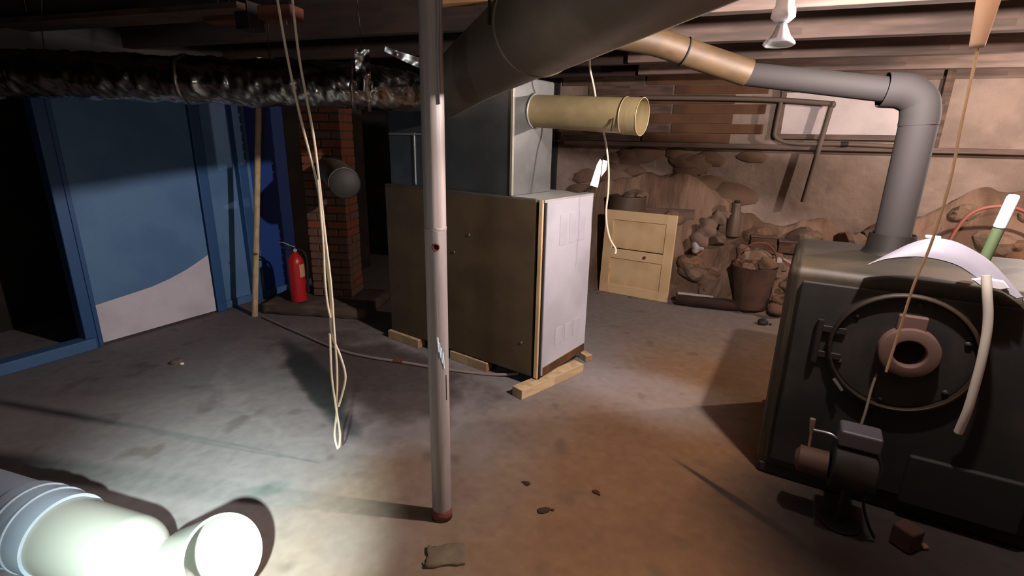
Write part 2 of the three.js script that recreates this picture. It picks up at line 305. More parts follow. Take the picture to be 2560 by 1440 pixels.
// ---------------------------------------------------------------- furnace with its ducts
const FT = -0.639, FC = [-0.212, 0, -3.745], fx = [0.803, 0.596], fz = [-0.596, 0.803];
const fw = (x, y, z) => [FC[0] + x * fx[0] + z * fz[0], y, FC[2] + x * fx[1] + z * fz[1]];
{
  const f = thing('furnace', 'long brown sheet-metal furnace cabinet with a pale louvred end standing on wood blocks', 'furnace', FC, FT);
  part('side_panel', box(1.4, 1.18, 0.02, -0.035, 0.665, 0.3, 0.004), mat.cabinet, f, 'brown side panel');
  part('side_panel', box(1.4, 1.18, 0.02, -0.035, 0.665, -0.3, 0.004), mat.cabinet, f);
  part('back_panel', box(0.02, 1.18, 0.6, -0.725, 0.665, 0, 0.004), mat.cabinet, f);
  part('top_panel', box(1.46, 0.02, 0.62, 0, 1.245, 0, 0.004), M({ map: T.galv, roughness: 0.5, metalness: 0.2 }), f);
  part('bottom_panel', box(1.44, 0.02, 0.6, 0, 0.08, 0, 0.004), mat.iron, f);
  part('corner_trim', box(0.03, 1.18, 0.024, 0.702, 0.665, 0.304, 0.005), mat.cream, f, 'cream corner strip');
  part('gasket', box(0.012, 1.17, 0.014, 0.722, 0.66, 0.296, 0.002), mat.dark, f);
  const e = part('end_panel', box(0.03, 1.16, 0.58, 0.716, 0.665, -0.01, 0.006), mat.enamel, f, 'pale enamelled end panel with louvres');
  for (const [y0, h] of [[0.97, 0.2], [0.24, 0.12]]) for (let g = 0; g < 3; g++) part('louvre', box(0.004, h, 0.085, 0.7325, y0 + 0.08, 0.09 - g * 0.12, 0.003), mat.enamel, e);
  part('rust_edge', box(0.006, 0.06, 0.56, 0.731, 0.115, -0.01, 0.002), M({ map: T.dirt, color: 0xc8a060, roughness: 0.9 }), e, 'rusty lower edge');
  for (const [x, y] of [[0.12, 0.97], [0.58, 0.3], [-0.02, 0.83]]) part('screw', lathe([[0, 0.006], [0.008, 0.004], [0.01, 0]], 10).rotateX(Math.PI / 2).translate(x, y, 0.311), mat.chrome, f);

  const p = thing('supply_plenum', 'tall galvanised sheet-metal box on top of the furnace under the big duct', 'duct', FC, FT);
  const x1 = 0.455, x0 = -0.68, z1 = 0.285, z0 = -0.16, cx = (x0 + x1) / 2, cz = (z0 + z1) / 2, H0 = 1.257, H1 = 1.96, hy = (H0 + H1) / 2, hh = H1 - H0;
  part('side_sheet', box(x1 - x0, hh, 0.012, cx, hy, z1, 0.002), mat.galvBare, p);
  part('side_sheet', box(x1 - x0, hh, 0.012, cx, hy, z0, 0.002), mat.galvBare, p);
  part('end_sheet', box(0.012, hh, z1 - z0, x1, hy, cz, 0.002), mat.galvBare, p);
  part('end_sheet', box(0.012, hh, z1 - z0, x0, hy, cz, 0.002), mat.galvBare, p);
  part('lid', box(x1 - x0, 0.012, z1 - z0, cx, H1, cz, 0.002), mat.galvBare, p);
  part('corner_seam', box(0.02, hh, 0.02, x1 + 0.002, hy, z1 + 0.002, 0.003), M({ map: T.galv, roughness: 0.35, metalness: 0.3, color: 0xf4ece0 }), p, 'bright folded corner seam');
  part('seam', [box(0.012, 0.36, 0.008, -0.41, 1.45, z1 + 0.008, 0.002), box(0.36, 0.012, 0.008, -0.5, 1.62, z1 + 0.008, 0.002)], mat.galv, p);

  const h = thing('round_duct', 'short round metal duct with an open end sticking out of the furnace plenum', 'duct');
  const A = fw(x1 + 0.005, 1.775, 0.055), B = fw(x1 + 0.72, 1.735, 0.03), L = t => A.map((v, i) => v + (B[i] - v) * t), dir = B.map((v, i) => v - A[i]);
  const hm = M({ map: T.galv, color: 0xf0d8a4, roughness: 0.45, metalness: 0.35 });
  part('pipe', pipe([A, L(0.5), L(0.86)], 0.099, 0.003, 12, 40), hm, h);
  part('end_collar', pipe([L(0.855), L(0.93), B], 0.103, 0.003, 6, 40), hm, h, 'short collar at the open end');
  part('rolled_rim', ringAt(B, dir, 0.102, 0.003), hm, h);
  part('seam_ring', ringAt(L(0.86), dir, 0.103, 0.003), hm, h);
  part('starting_collar', ringAt(L(0.012), dir, 0.104, 0.006), mat.galv, h);
  part('handle', bar(L(0.8).map((v, i) => v + [-0.05, -0.02, 0.1][i] * 0.95), L(0.8).map((v, i) => v + [-0.05, -0.09, 0.075][i]), 0.004), mat.iron, h, 'dark damper handle');
}
{ // big round trunk duct
  const d = thing('trunk_duct', 'large round grey duct running overhead from the furnace towards the upper right', 'duct');
  const P = [[-0.5, 1.87, -3.62], [-0.2, 1.94, -2.75], [0.14, 1.985, -1.74], [0.42, 2.02, -0.9]];
  const c = (a, b, t) => a.map((v, i) => v + (b[i] - v) * t);
  part('pipe', pipe([P[0], P[1], c(P[1], P[2], 0.82)], 0.158, 0.004, 24, 48), mat.duct, d);
  part('pipe', pipe([c(P[1], P[2], 0.8), P[2], P[3]], 0.163, 0.004, 20, 48), mat.duct, d, 'nearer duct section');
  const s = c(P[1], P[2], 0.81), dir = P[2].map((v, i) => v - P[1][i]);
  part('joint_band', ringAt(s, dir, 0.163, 0.005), mat.duct, d);
  for (const k of [-0.172, 0.172]) part('hanger_strap', bar([s[0] + k, s[1], s[2]], [s[0] + k, 2.41, s[2]], 0.006, 0.006, 6), mat.iron, d);
}
{ // crumpled foil-wrapped duct
  const d = thing('foil_duct', 'crumpled foil wrapped duct hanging across the ceiling in front of the blue partition', 'duct');
  const pts = [[-4.3, 1.93, -2.75], [-3.1, 1.905, -3.0], [-2.2, 1.9, -3.12], [-1.4, 1.885, -3.16], [-0.85, 1.88, -3.22], [-0.45, 1.87, -3.42]];
  const cv = new THREE.CatmullRomCurve3(pts.map(p => V3(...p)));
  let g = new THREE.TubeGeometry(cv, 420, 0.125, 56); 
  g = jitter(g, 0.013, 7, 5); g = jitter(g, 0.007, 30, 8);
  part('foil_wrap', g, mat.foil, d);
  for (const t of [0.36, 0.62, 0.86]) { const p = cv.getPointAt(t), n = cv.getTangentAt(t); part('tape_band', jitter(ringAt([p.x, p.y, p.z], [n.x, n.y, n.z], 0.128, 0.012), 0.006, 30, 4), mat.foilDull, d); }
  for (const t of [0.45, 0.75]) { const p = cv.getPointAt(t); part('hanger_wire', tube([[p.x, 2.41, p.z], [p.x + 0.01, p.y + 0.1, p.z + 0.1], [p.x, p.y - 0.13, p.z + 0.01]], 0.003, 16, 5), mat.iron, d); }
  { // crumpled foil strip added and angled to make a glint near the plenum
    let q = new THREE.PlaneGeometry(0.36, 0.05, 40, 8); { const a = q.attributes.position; for (let i = 0; i < a.count; i++) { const x = a.getX(i); a.setY(i, a.getY(i) * (1 - 0.5 * Math.abs(x) / 0.18) + 0.25 * x * x); } }
    q = jitter(q, 0.006, 16, 14); const tp = part('glint_foil', [q, q.clone().translate(0, 0, -0.002)], mat.foil, d, 'added foil strip angled to catch a bright glint'); tp.position.set(-0.535, 1.99, -2.98); tp.rotation.set(0.23, 0.1, -0.3, 'YXZ'); }
  const f = thing('foil_scrap', 'torn silver foil flap hanging from the ceiling beside the painted steel column', 'foil', [-0.8, 1.93, -2.86], 0.21); f.rotation.order = 'YXZ'; f.rotation.x = 0.23;
  let q = new THREE.PlaneGeometry(0.075, 0.2, 8, 16); q = jitter(q, 0.012, 22, 9); const q2 = q.clone().translate(0, 0, -0.002);
  part('sheet', [q, q2], mat.foil, f);
  part('torn_strip', [jitter(new THREE.PlaneGeometry(0.016, 0.13, 2, 10), 0.012, 30, 11).translate(0.02, -0.14, 0.0), jitter(new THREE.PlaneGeometry(0.012, 0.1, 2, 8), 0.012, 30, 12).translate(0.04, -0.1, 0.01)], mat.foilDull, f);
  part('wire', tube([[0, 0.1, 0], [0.0, 0.22, 0.01], [-0.01, 0.5, 0.0]], 0.002, 10, 5), mat.iron, f);
}
// wood blocks under the furnace
function block(label, w, h, l, p, turn, m = mat.pale) { const t = thing('wood_block', label, 'wood block', p, turn); part('block', box(w, h, l, 0, h / 2, 0, 0.004), m, t); part('end_grain', box(w * 0.9, h * 0.86, 0.003, 0, h / 2, l / 2 + 0.001, 0.001), mat.wood, t); return t; }
block('short pale wood block under the far left corner of the furnace', 0.075, 0.068, 0.36, [-0.852, 0, -3.848], 0.932);
block('pale wood block under the middle of the furnace side behind the steel column', 0.07, 0.066, 0.36, [-0.294, 0, -3.448], 0.932);
{
  const t = block('long pale lumber offcut under the near corner of the furnace', 0.09, 0.068, 0.62, [0.27, 0, -3.16], 2.33);
}
block('small pale wood chip under the right rear corner of the furnace', 0.06, 0.05, 0.09, [0.57, 0, -3.57], 0.5);

// ---------------------------------------------------------------- steel column
{
  const t = thing('support_column', 'cream and grey painted steel column standing in the middle of the floor', 'column', [-0.288, 0, -1.865]);
  part('shaft', lathe([[0, 0.03], [0.041, 0.03], [0.041, 0.5], [0.0405, 1.0], [0.0405, 1.27], [0.0418, 1.275], [0.0418, 1.283], [0.0405, 1.288], [0.0405, 2.396], [0, 2.396]], 36), mat.column, t);
  part('base_ring', lathe([[0, 0], [0.045, 0.0], [0.0445, 0.03], [0.042, 0.05], [0.036, 0.05]], 28), mat.rust, t, 'rusty foot');
  part('top_plate', box(0.16, 0.012, 0.16, 0, 2.4, 0), mat.iron, t);
  const h = part('bolt_hole', new THREE.CircleGeometry(0.011, 14).rotateY(0.1).translate(0.006, 1.215, 0.0412), mat.hole, t, 'dark bolt hole');
  part('hole_rim', new THREE.TorusGeometry(0.012, 0.003, 6, 16).rotateY(0.1).translate(0.006, 1.215, 0.041), mat.rust, t);
  part('paint_smear', [0, 1, 2, 3].map(i => bar([0.004 + i * 0.006, 0.86 - i * 0.022, 0.0405 - i * 0.0025], [0.008 + i * 0.006, 0.8 - i * 0.024, 0.0405 - i * 0.0025], 0.004, 0.003, 6)), M({ color: 0xc9dde6, roughness: 0.6 }), t, 'pale blue paint smear');
  part('scratch', box(0.003, 0.11, 0.003, 0.033, 0.64, 0.0255, 0.001), mat.hole, t);
  part('wire', tube([[0.028, 2.39, 0.034], [0.03, 2.0, 0.036], [0.027, 1.85, 0.037], [0.03, 1.71, 0.034]], 0.004, 20, 6), M({ color: 0x8d8a90, roughness: 0.5 }), t, 'thin grey wire down the top');
}

// ---------------------------------------------------------------- hanging cord loop in the middle
{
  const t = thing('extension_cord', 'cream extension cord hanging from the ceiling in a long loop left of the column', 'cord');
  const z = -2.2;
  part('strand', tube([[-0.877, 2.415, z], [-0.875, 2.21, z], [-0.868, 1.9, z], [-0.838, 1.6, z], [-0.828, 1.42, z + 0.006], [-0.822, 1.2, z + 0.008], [-0.815, 0.95, z + 0.006], [-0.82, 0.74, z], [-0.822, 0.55, z], [-0.845, 0.3, z - 0.006], [-0.862, 0.17, z], [-0.85, 0.1, z], [-0.836, 0.17, z], [-0.838, 0.33, z + 0.012], [-0.846, 0.5, z + 0.012], [-0.838, 0.72, z + 0.01]], 0.0055, 160, 8), mat.cord, t);
  part('strand', tube([[-0.955, 2.415, z], [-0.94, 2.21, z], [-0.915, 1.9, z], [-0.884, 1.66, z], [-0.846, 1.44, z], [-0.834, 1.3, z - 0.004], [-0.83, 1.1, z], [-0.826, 0.9, z - 0.006], [-0.836, 0.72, z - 0.006], [-0.8, 0.6, z], [-0.785, 0.5, z], [-0.81, 0.4, z], [-0.83, 0.34, z]], 0.0055, 140, 8), mat.cord, t);
  part('strand', tube([[-0.832, 1.42, z + 0.01], [-0.83, 1.28, z + 0.014], [-0.832, 1.13, z + 0.01], [-0.838, 0.98, z + 0.012], [-0.836, 0.86, z + 0.01], [-0.83, 0.8, z + 0.006]], 0.0055, 60, 8), mat.cord, t);
}

// ---------------------------------------------------------------- lamps
function bulbGlow(p, I, col, sc, parent) {
  const e = M({ color: 0xffffff, emissive: col, emissiveIntensity: 8, roughness: 0.5 });
  const b = part('bulb', lathe([[0, 0.062], [0.016, 0.058], [0.027, 0.045], [0.03, 0.03], [0.026, 0.012], [0.016, -0.006], [0.013, -0.03], [0, -0.03]], 24).scale(sc, sc, sc).translate(p[0], p[1], p[2]), e, parent, 'glowing bulb');
  b.castShadow = false;
  const l = new THREE.PointLight(col, I, 0, 2); l.castShadow = true; l.shadow.radius = 1.6; l.shadow.bias = -0.002; l.shadow.mapSize.set(1024, 1024); return l;
}
{
  const t = thing('pull_cord_lamp', 'hanging bulb over a tan tapered holder with a long pull string at the upper right', 'lamp', [LAMP.x, LAMP.y, LAMP.z]);
  bulbGlow([0, -0.018, 0], 0, LAMP_COL, 0.8, t);
  const l = new THREE.PointLight(LAMP_COL, LAMP_I, 0, 2); l.position.set(LAMP.x, LAMP.y, LAMP.z); l.castShadow = true; l.shadow.radius = 1.6; l.shadow.bias = -0.002; l.shadow.mapSize.set(1024, 1024); scene.add(l);
  part('holder', lathe([[0, -0.2], [0.016, -0.2], [0.019, -0.19], [0.024, -0.12], [0.029, -0.06], [0.031, -0.046], [0.024, -0.036], [0.0, -0.036]], 28), M({ color: 0xf0d4b4, roughness: 0.5 }), t, 'tan tapered holder');
  part('hanger_wire', tube([[0.05, 0.325, 0.0], [0.052, 0.04, 0], [0.046, -0.05, 0], [0.028, -0.08, 0]], 0.0025, 20, 6), mat.iron, t);
  part('pull_string', tube([[0.004, -0.19, 0], [0.012, -0.4, 0.0], [0.02, -0.6, 0.004], [0.012, -0.8, 0.0], [-0.01, -0.92, 0.002], [-0.02, -1.1, 0], [-0.03, -1.25, 0]], 0.0042, 60, 6), mat.string, t, 'tan pull string');

  const t2 = thing('added_bulb', 'added glowing bulb beyond the right edge of the view brightening the back wall', 'lamp', [LAMP2.x, LAMP2.y, LAMP2.z]);  // unseen bulb, added to brighten the back wall and heap
  bulbGlow([0, 0, 0], 0, FILL_COL, 1, t2).color;
  part('socket', lathe([[0, 0.1], [0.02, 0.1], [0.022, 0.062], [0.018, 0.056], [0, 0.056]], 20), mat.plastic, t2);
  part('cable', tube([[0, 0.1, 0], [0, 0.2, 0], [0.005, 0.38, 0]], 0.004, 10, 6), mat.dark, t2);
  const l2 = new THREE.PointLight(FILL_COL, FILL_I, 0, 2); l2.position.copy(LAMP2); l2.castShadow = true; l2.shadow.radius = 1.6; l2.shadow.bias = -0.002; scene.add(l2);
}
{ // unlit reflector bulb
  const t = thing('reflector_bulb', 'clear unlit reflector bulb in a white socket hanging under the joists', 'lamp', [0.822, 2.2, -1.75], 0);
  part('socket', lathe([[0, 0], [0.03, 0], [0.03, -0.06], [0.026, -0.065], [0.026, -0.19], [0.033, -0.2], [0.035, -0.222], [0.02, -0.236], [0, -0.236]], 28), mat.plastic, t, 'bright white socket');
  part('cable', bar([0, 0, 0], [0, 0.21, 0], 0.005, 0.005, 8), mat.dark, t);
  part('bulb_glass', lathe([[0.012, -0.232], [0.016, -0.245], [0.03, -0.275], [0.045, -0.292], [0.047, -0.298], [0.04, -0.304], [0.0, -0.306]], 36), new THREE.MeshPhysicalMaterial({ color: 0xffffff, roughness: 0.05, transmission: 0.9, thickness: 0, ior: 1.5 }), t, 'clear flared bulb glass');
  part('reflector', lathe([[0.011, -0.235], [0.024, -0.268], [0.034, -0.284]], 28), mat.chrome, t);
}

// ---------------------------------------------------------------- tagged wire right of the plenum
{
  const t = thing('hanging_wire', 'tan wire with a white paper tag hanging behind the open round duct', 'wire', [0, 0, 0]);
  part('wire', tube([[0.43, 2.41, -3.39], [0.441, 2.2, -3.39], [0.453, 2.035, -3.39], [0.48, 1.939, -3.39], [0.52, 1.826, -3.458], [0.565, 1.69, -3.48], [0.591, 1.594, -3.446], [0.616, 1.43, -3.413], [0.62, 1.279, -3.39], [0.616, 1.148, -3.39], [0.633, 1.035, -3.39], [0.661, 0.956, -3.39], [0.702, 0.89, -3.39], [0.695, 0.866, -3.379]], 0.0065, 90, 7), mat.cord, t);
  part('tag', [prism([[0.497, 1.32], [0.549, 1.306], [0.562, 1.397], [0.565, 1.476], [0.551, 1.489], [0.533, 1.453]], 0.002, 0.0005).translate(0, 0, -3.385), prism([[0.567, 1.374], [0.599, 1.419], [0.602, 1.476], [0.571, 1.484]], 0.002, 0.0005).translate(0, 0, -3.396)], mat.paper, t, 'white folded paper tag');
}

// ---------------------------------------------------------------- left background: pole, pad, chimney, extinguisher
{
  const t = thing('wooden_pole', 'slim pale wooden pole leaning upright beside the blue partition', 'pole');
  part('pole', bar([-2.35, 0, -4.38], [-2.1, 2.2, -4.5], 0.026, 0.024, 14), mat.pale, t);
  part('peg', bar([-2.3, 0.58, -4.39], [-2.25, 0.585, -4.37], 0.008, 0.007, 8), mat.wood, t);
  const p = thing('concrete_pad', 'low rough concrete pad under the brick chimney and fire extinguisher', 'pad', [-1.78, 0, -4.7], -0.12);
  part('slab', jitter(new THREE.BoxGeometry(1.0, 0.1, 0.62, 20, 3, 14), 0.012, 9, 2).translate(0, 0.05, 0), mat.concrete, p);
  const c = thing('brick_chimney', 'square orange brick chimney rising from the concrete pad', 'chimney', [-1.72, 0.1, -4.85], -0.1);
  part('mortar_core', box(0.37, 2.06, 0.27, 0, 1.03, 0), mat.mortar, c);
  const bl = [0, 1].map(i => box(0.185, 0.062, 0.09, 0, 0, 0, 0.005)), bs = box(0.09, 0.062, 0.185, 0, 0, 0, 0.005), bh = box(0.088, 0.062, 0.09, 0, 0, 0, 0.005);
  for (let r = 0; r < 28; r++) {
    const y = 0.036 + r * 0.0735, o = r % 2, mm = () => (rnd() < 0.6 - (r < 8 ? 0.4 : 0) ? mat.brickA : mat.brickB);
    const put = (g, x, z) => { const b = part('brick', g, mm(), c); b.position.set(x + rr(-0.003, 0.003), y, z + rr(-0.003, 0.003)); b.rotation.y = rr(-0.015, 0.015); };
    if (o) { put(bl[0], -0.099, 0.105); put(bl[1], 0.099, 0.105); put(bs, -0.146, -0.045); put(bs, 0.146, -0.045); }
    else { put(bh, -0.148, 0.105); put(bl[0], 0, 0.105); put(bh, 0.148, 0.105); put(bs, -0.146, -0.04); put(bs, 0.146, -0.04); }
  }
  const s = thing('flue_stub', 'round grey metal flue stub with a pale label jutting from the brick chimney', 'flue');
  part('pipe', pipe([[-1.66, 1.3, -4.72], [-1.5, 1.27, -4.42], [-1.36, 1.235, -4.14]], 0.125, 0.004, 10, 32), mat.duct, s);
  part('end_cap', lathe([[0, 0.03], [0.06, 0.028], [0.115, 0.01], [0.127, 0], [0.127, -0.03]], 32).rotateX(Math.PI / 2).rotateY(0.42).translate(-1.36, 1.235, -4.14), M({ color: 0x35322c, roughness: 0.6, metalness: 0.4 }), s);
  part('label', (() => { const g = new THREE.CylinderGeometry(0.1275, 0.1275, 0.11, 16, 1, true, -0.35, 0.7); g.rotateZ(Math.PI / 2).rotateX(0.2); g.rotateY(Math.PI / 2 - 0.47); g.translate(-1.42, 1.25, -4.27); return g; })(), M({ color: 0xd8d0b4, roughness: 0.5, side: THREE.DoubleSide }), s, 'pale rectangular label');
  part('screw', lathe([[0, 0.012], [0.008, 0.008], [0.009, 0]], 8).translate(-1.5, 1.392, -4.42), mat.chrome, s);
}
{
  const e = thing('fire_extinguisher', 'red fire extinguisher standing on the concrete pad left of the brick chimney', 'fire extinguisher', [-2.0, 0.102, -4.55], 0.3);
  part('cylinder', lathe([[0, 0], [0.066, 0], [0.072, 0.01], [0.072, 0.36], [0.068, 0.395], [0.05, 0.43], [0.028, 0.45], [0.024, 0.47], [0, 0.47]], 36), mat.red, e);
  part('label', new THREE.CylinderGeometry(0.0728, 0.0728, 0.12, 16, 1, true, 0.5, 1.1).translate(0, 0.3, 0), M({ color: 0xc9906e, roughness: 0.5, side: THREE.DoubleSide }), e, 'faded tan label');
  part('valve', [bar([0, 0.46, 0], [0, 0.51, 0], 0.024, 0.02, 16), bar([0, 0.49, 0], [0.045, 0.49, 0], 0.013, 0.012, 12)], mat.iron, e);
  part('handle', tube([[0.01, 0.515, 0], [-0.03, 0.53, 0], [-0.09, 0.56, 0], [-0.12, 0.562, 0]], 0.008, 16, 6), mat.chrome, e, 'bright lever handle');
  part('handle', tube([[0.01, 0.5, 0], [-0.04, 0.502, 0], [-0.1, 0.51, 0]], 0.007, 12, 6), mat.iron, e);
  part('gauge', new THREE.CylinderGeometry(0.017, 0.017, 0.012, 18).rotateX(Math.PI / 2).translate(0.01, 0.49, 0.03), mat.chrome, e);
  part('hose', tube([[0.045, 0.49, 0], [0.085, 0.46, 0.02], [0.1, 0.36, 0.02], [0.092, 0.22, 0.02], [0.088, 0.14, 0.02]], 0.011, 30, 8), mat.dark, e);
  part('nozzle', bar([0.088, 0.15, 0.02], [0.087, 0.09, 0.02], 0.012, 0.017, 12), mat.dark, e);
}
// thin conduit across the floor
{ const t = thing('floor_cable', 'thin grey pipe snaking over the floor from the pole to the furnace', 'pipe');
  part('run', tube([[-2.25, 0.012, -4.33], [-1.8, 0.012, -3.98], [-1.28, 0.012, -3.6], [-1.05, 0.012, -3.5], [-0.81, 0.012, -3.43], [-0.42, 0.012, -3.31], [-0.1, 0.013, -3.25], [0.06, 0.03, -3.24]], 0.011, 80, 8), M({ color: 0x8a7a70, roughness: 0.6 }), t);
  part('coupling', bar([-0.86, 0.013, -3.445], [-0.79, 0.013, -3.425], 0.016, 0.016, 12), mat.rust, t); }

// ---------------------------------------------------------------- white pipe fitting at the lower left
{
  const MA = [0.745, 0.556, 0.359], MC = [-0.945, 0.25, -1.375];
  const t = thing('drain_elbow', 'large white plastic drain pipe elbow lying on the floor at the lower left corner', 'pipe fitting');
  part('long_pipe', pipe([[-2.9, 0.15, -1.93], [-2.2, 0.15, -1.72], [-1.78, 0.15, -1.59]], 0.142, 0.008, 20, 56), mat.pvcBlue, t, 'bluish white pipe');
  part('hub', pipe([[-1.86, 0.152, -1.615], [-1.75, 0.152, -1.58], [-1.64, 0.152, -1.546]], 0.15, 0.012, 6, 56), mat.pvcBlue, t);
  for (const k of [0, 1]) part('ridge', ringAt([-1.8 + k * 0.07, 0.152, -1.596 + k * 0.0213], [0.956, 0, 0.292], 0.15, 0.006), mat.pvcBlue, t);
  part('elbow', (() => { const g = new THREE.TubeGeometry(new THREE.CatmullRomCurve3([[-1.68, 0.15, -1.558], [-1.5, 0.15, -1.503], [-1.36, 0.15, -1.46]].map(q => V3(...q))), 12, 0.139, 48); const c = new THREE.SphereGeometry(0.139, 40, 24).translate(-1.36, 0.15, -1.46); return join([g, c]); })(), mat.pvc, t);
  part('heel', (() => { const q = new THREE.Quaternion().setFromUnitVectors(V3(0, 0, 1), V3(...MA).normalize()); // closed back of the mouth: domed outside, hollow inside
    const dome = new THREE.SphereGeometry(0.124, 40, 20, 0, Math.PI * 2, Math.PI / 2, Math.PI / 2).rotateX(Math.PI / 2).scale(1, 1, 0.55).applyQuaternion(q).translate(...MC.map((v, k) => v - MA[k] * 0.215)); return dome; })(), M({ color: 0x949289, roughness: 0.35, side: THREE.DoubleSide }), t);
  part('mouth', pipe([MC.map((v, k) => v - MA[k] * 0.24), MC.map((v, k) => v - MA[k] * 0.12), MC], 0.13, 0.009, 8, 56), mat.pvc, t, 'open pipe mouth');
}

// ---------------------------------------------------------------- right background: earth and rubble heap against the back wall
const heapH = (u, w) => { // height of the heap
  const t = Math.max(0, Math.min(1, (w - 5.22 - 0.24 * (1 - step(0.25, 0.5, u))) / (0.7 - 0.24 * (1 - step(0.25, 0.5, u))))); const end = step(-1.48, -1.2, u);
  const n = fbm(u * 1.6 + 30, w * 1.6 + 30, 4096, 4, 61);
  return end * (Math.pow(t, 1.25) * (1.0 + 0.22 * Math.sin(u * 1.9 + 2.4)) + t * (n - 0.5) * 0.5) - 0.012 * (1 - t);
};
{
  const NU = 150, NW = 36, pos = [], idx = [], uv = [];
  for (let i = 0; i <= NU; i++) for (let j = 0; j <= NW; j++) { const u = -1.5 + 5.05 * i / NU, w = 5.15 + 0.84 * j / NW; const y = heapH(u, w) + (noise3(u * 12, w * 12, 1, 4) - 0.5) * 0.05 * Math.min(1, j / 6); const p = room(u, w, y); pos.push(...p); uv.push(u, w); }
  for (let i = 0; i < NU; i++) for (let j = 0; j < NW; j++) { const a = i * (NW + 1) + j, b = a + NW + 1; idx.push(a, b, b + 1, a, b + 1, a + 1); }
  const g = new THREE.BufferGeometry(); g.setAttribute('position', new THREE.Float32BufferAttribute(pos, 3)); g.setAttribute('uv', new THREE.Float32BufferAttribute(uv, 2)); g.setIndex(idx); g.computeVertexNormals();
  const t = thing('earth_heap', 'long brown heap of earth banked up against the back wall', 'earth heap'); part('earth', g, mat.dirt, t); t.children[0].userData.kind = 'stuff';
  const rg = [0, 1, 2, 3, 4, 5].map(i => rock(0.1, 80 + i, rr(0.9, 1.4), rr(0.6, 0.9), rr(0.8, 1.1)));
  const rm = [mat.stone, M({ map: T.stone2, color: 0xf0dccc, roughness: 1 }), M({ map: T.dirt, color: 0xffeedd, roughness: 1 })];
  const zones = [[-0.9, -0.1, 5.55, 'behind the cream door'], [0.02, 0.45, 5.5, 'between the cream door and the bucket'], [0.5, 1.0, 5.6, 'above the bucket'], [1.05, 1.55, 5.4, 'right of the bucket under the slanting pipe'], [1.6, 2.1, 5.4, 'behind the boiler top'], [2.15, 3.1, 5.4, 'at the far right behind the white shovel']];
  const sizes = [[1.15, 1.5, 'big rough stone'], [0.8, 1.05, 'middling rough stone'], [0.45, 0.7, 'small rough stone']], tones = ['brown', 'greyish', 'paler'];
  for (const [u0, u1, w0, where] of zones) for (let q = 0; q < 9; q++) {
    const z = sizes[q % 3], k = Math.floor(q / 3), u = rr(u0, u1), w = rr(w0, 5.85), sc = rr(z[0], z[1]), p = room(u, w, heapH(u, w) + 0.02 * sc);
    const m = new THREE.Mesh(rg[(q * 5 + k) % 6], rm[k]); m.name = numbered('rubble_stone'); m.castShadow = m.receiveShadow = true; m.position.set(...p); m.rotation.set(rr(-0.4, 0.4), rr(0, 6), rr(-0.4, 0.4)); m.scale.setScalar(sc); scene.add(m);
    tag(m, `${z[2]}, ${tones[k]}, on the earth heap ${where}`, 'stone', 'rubble stones on the earth heap');
  }
}
const onHeap = (u, w, dy = 0) => room(u, w, heapH(u, w) + dy);
{ // old panelled door leaning low against the heap
  const t = thing('old_door', 'cream panelled cupboard door leaning on its side against the rubble heap', 'door', [1.295, 0.0, -5.24], -0.57);
  const w = 0.76, h = 0.9, tilt = o => { o.rotation.x = -0.06; return o; };
  const st = (n, x, y, ww, hh) => tilt(part(n, box(ww, hh, 0.034, x, y, 0, 0.004), mat.cream, t));
  st('stile', w / 2 - 0.05, h / 2, 0.1, h); st('stile', -w / 2 + 0.05, h / 2, 0.1, h);
  st('rail', 0, h - 0.05, w - 0.2, 0.1); st('rail', 0, 0.44, w - 0.2, 0.1); st('rail', 0, 0.05, w - 0.2, 0.1);
  for (const y of [0.65, 0.245]) tilt(part('panel', box(w - 0.2, 0.3, 0.014, 0, y, -0.006, 0.003), mat.cream, t));
  tilt(part('knob', lathe([[0, 0.03], [0.014, 0.028], [0.017, 0.018], [0.008, 0.008], [0.008, 0]], 16).rotateX(Math.PI / 2).translate(0.1, 0.44, 0.017), mat.rust, t));
  const l = thing('fallen_post', 'dark rounded timber post lying on the floor right of the cream door', 'timber');
  part('log', jitter(bar([1.68, 0.062, -4.99], [2.3, 0.06, -4.77], 0.06, 0.052, 18), 0.008, 12, 3), M({ map: T.old, color: 0x8a5a4c, roughness: 0.9 }), l);
  part('peeling_paint', jitter(box(0.34, 0.012, 0.05, 0, 0, 0), 0.006, 20, 6).rotateY(-0.35).translate(1.86, 0.122, -4.93), mat.rag, l, 'pale peeling strip on top');
}
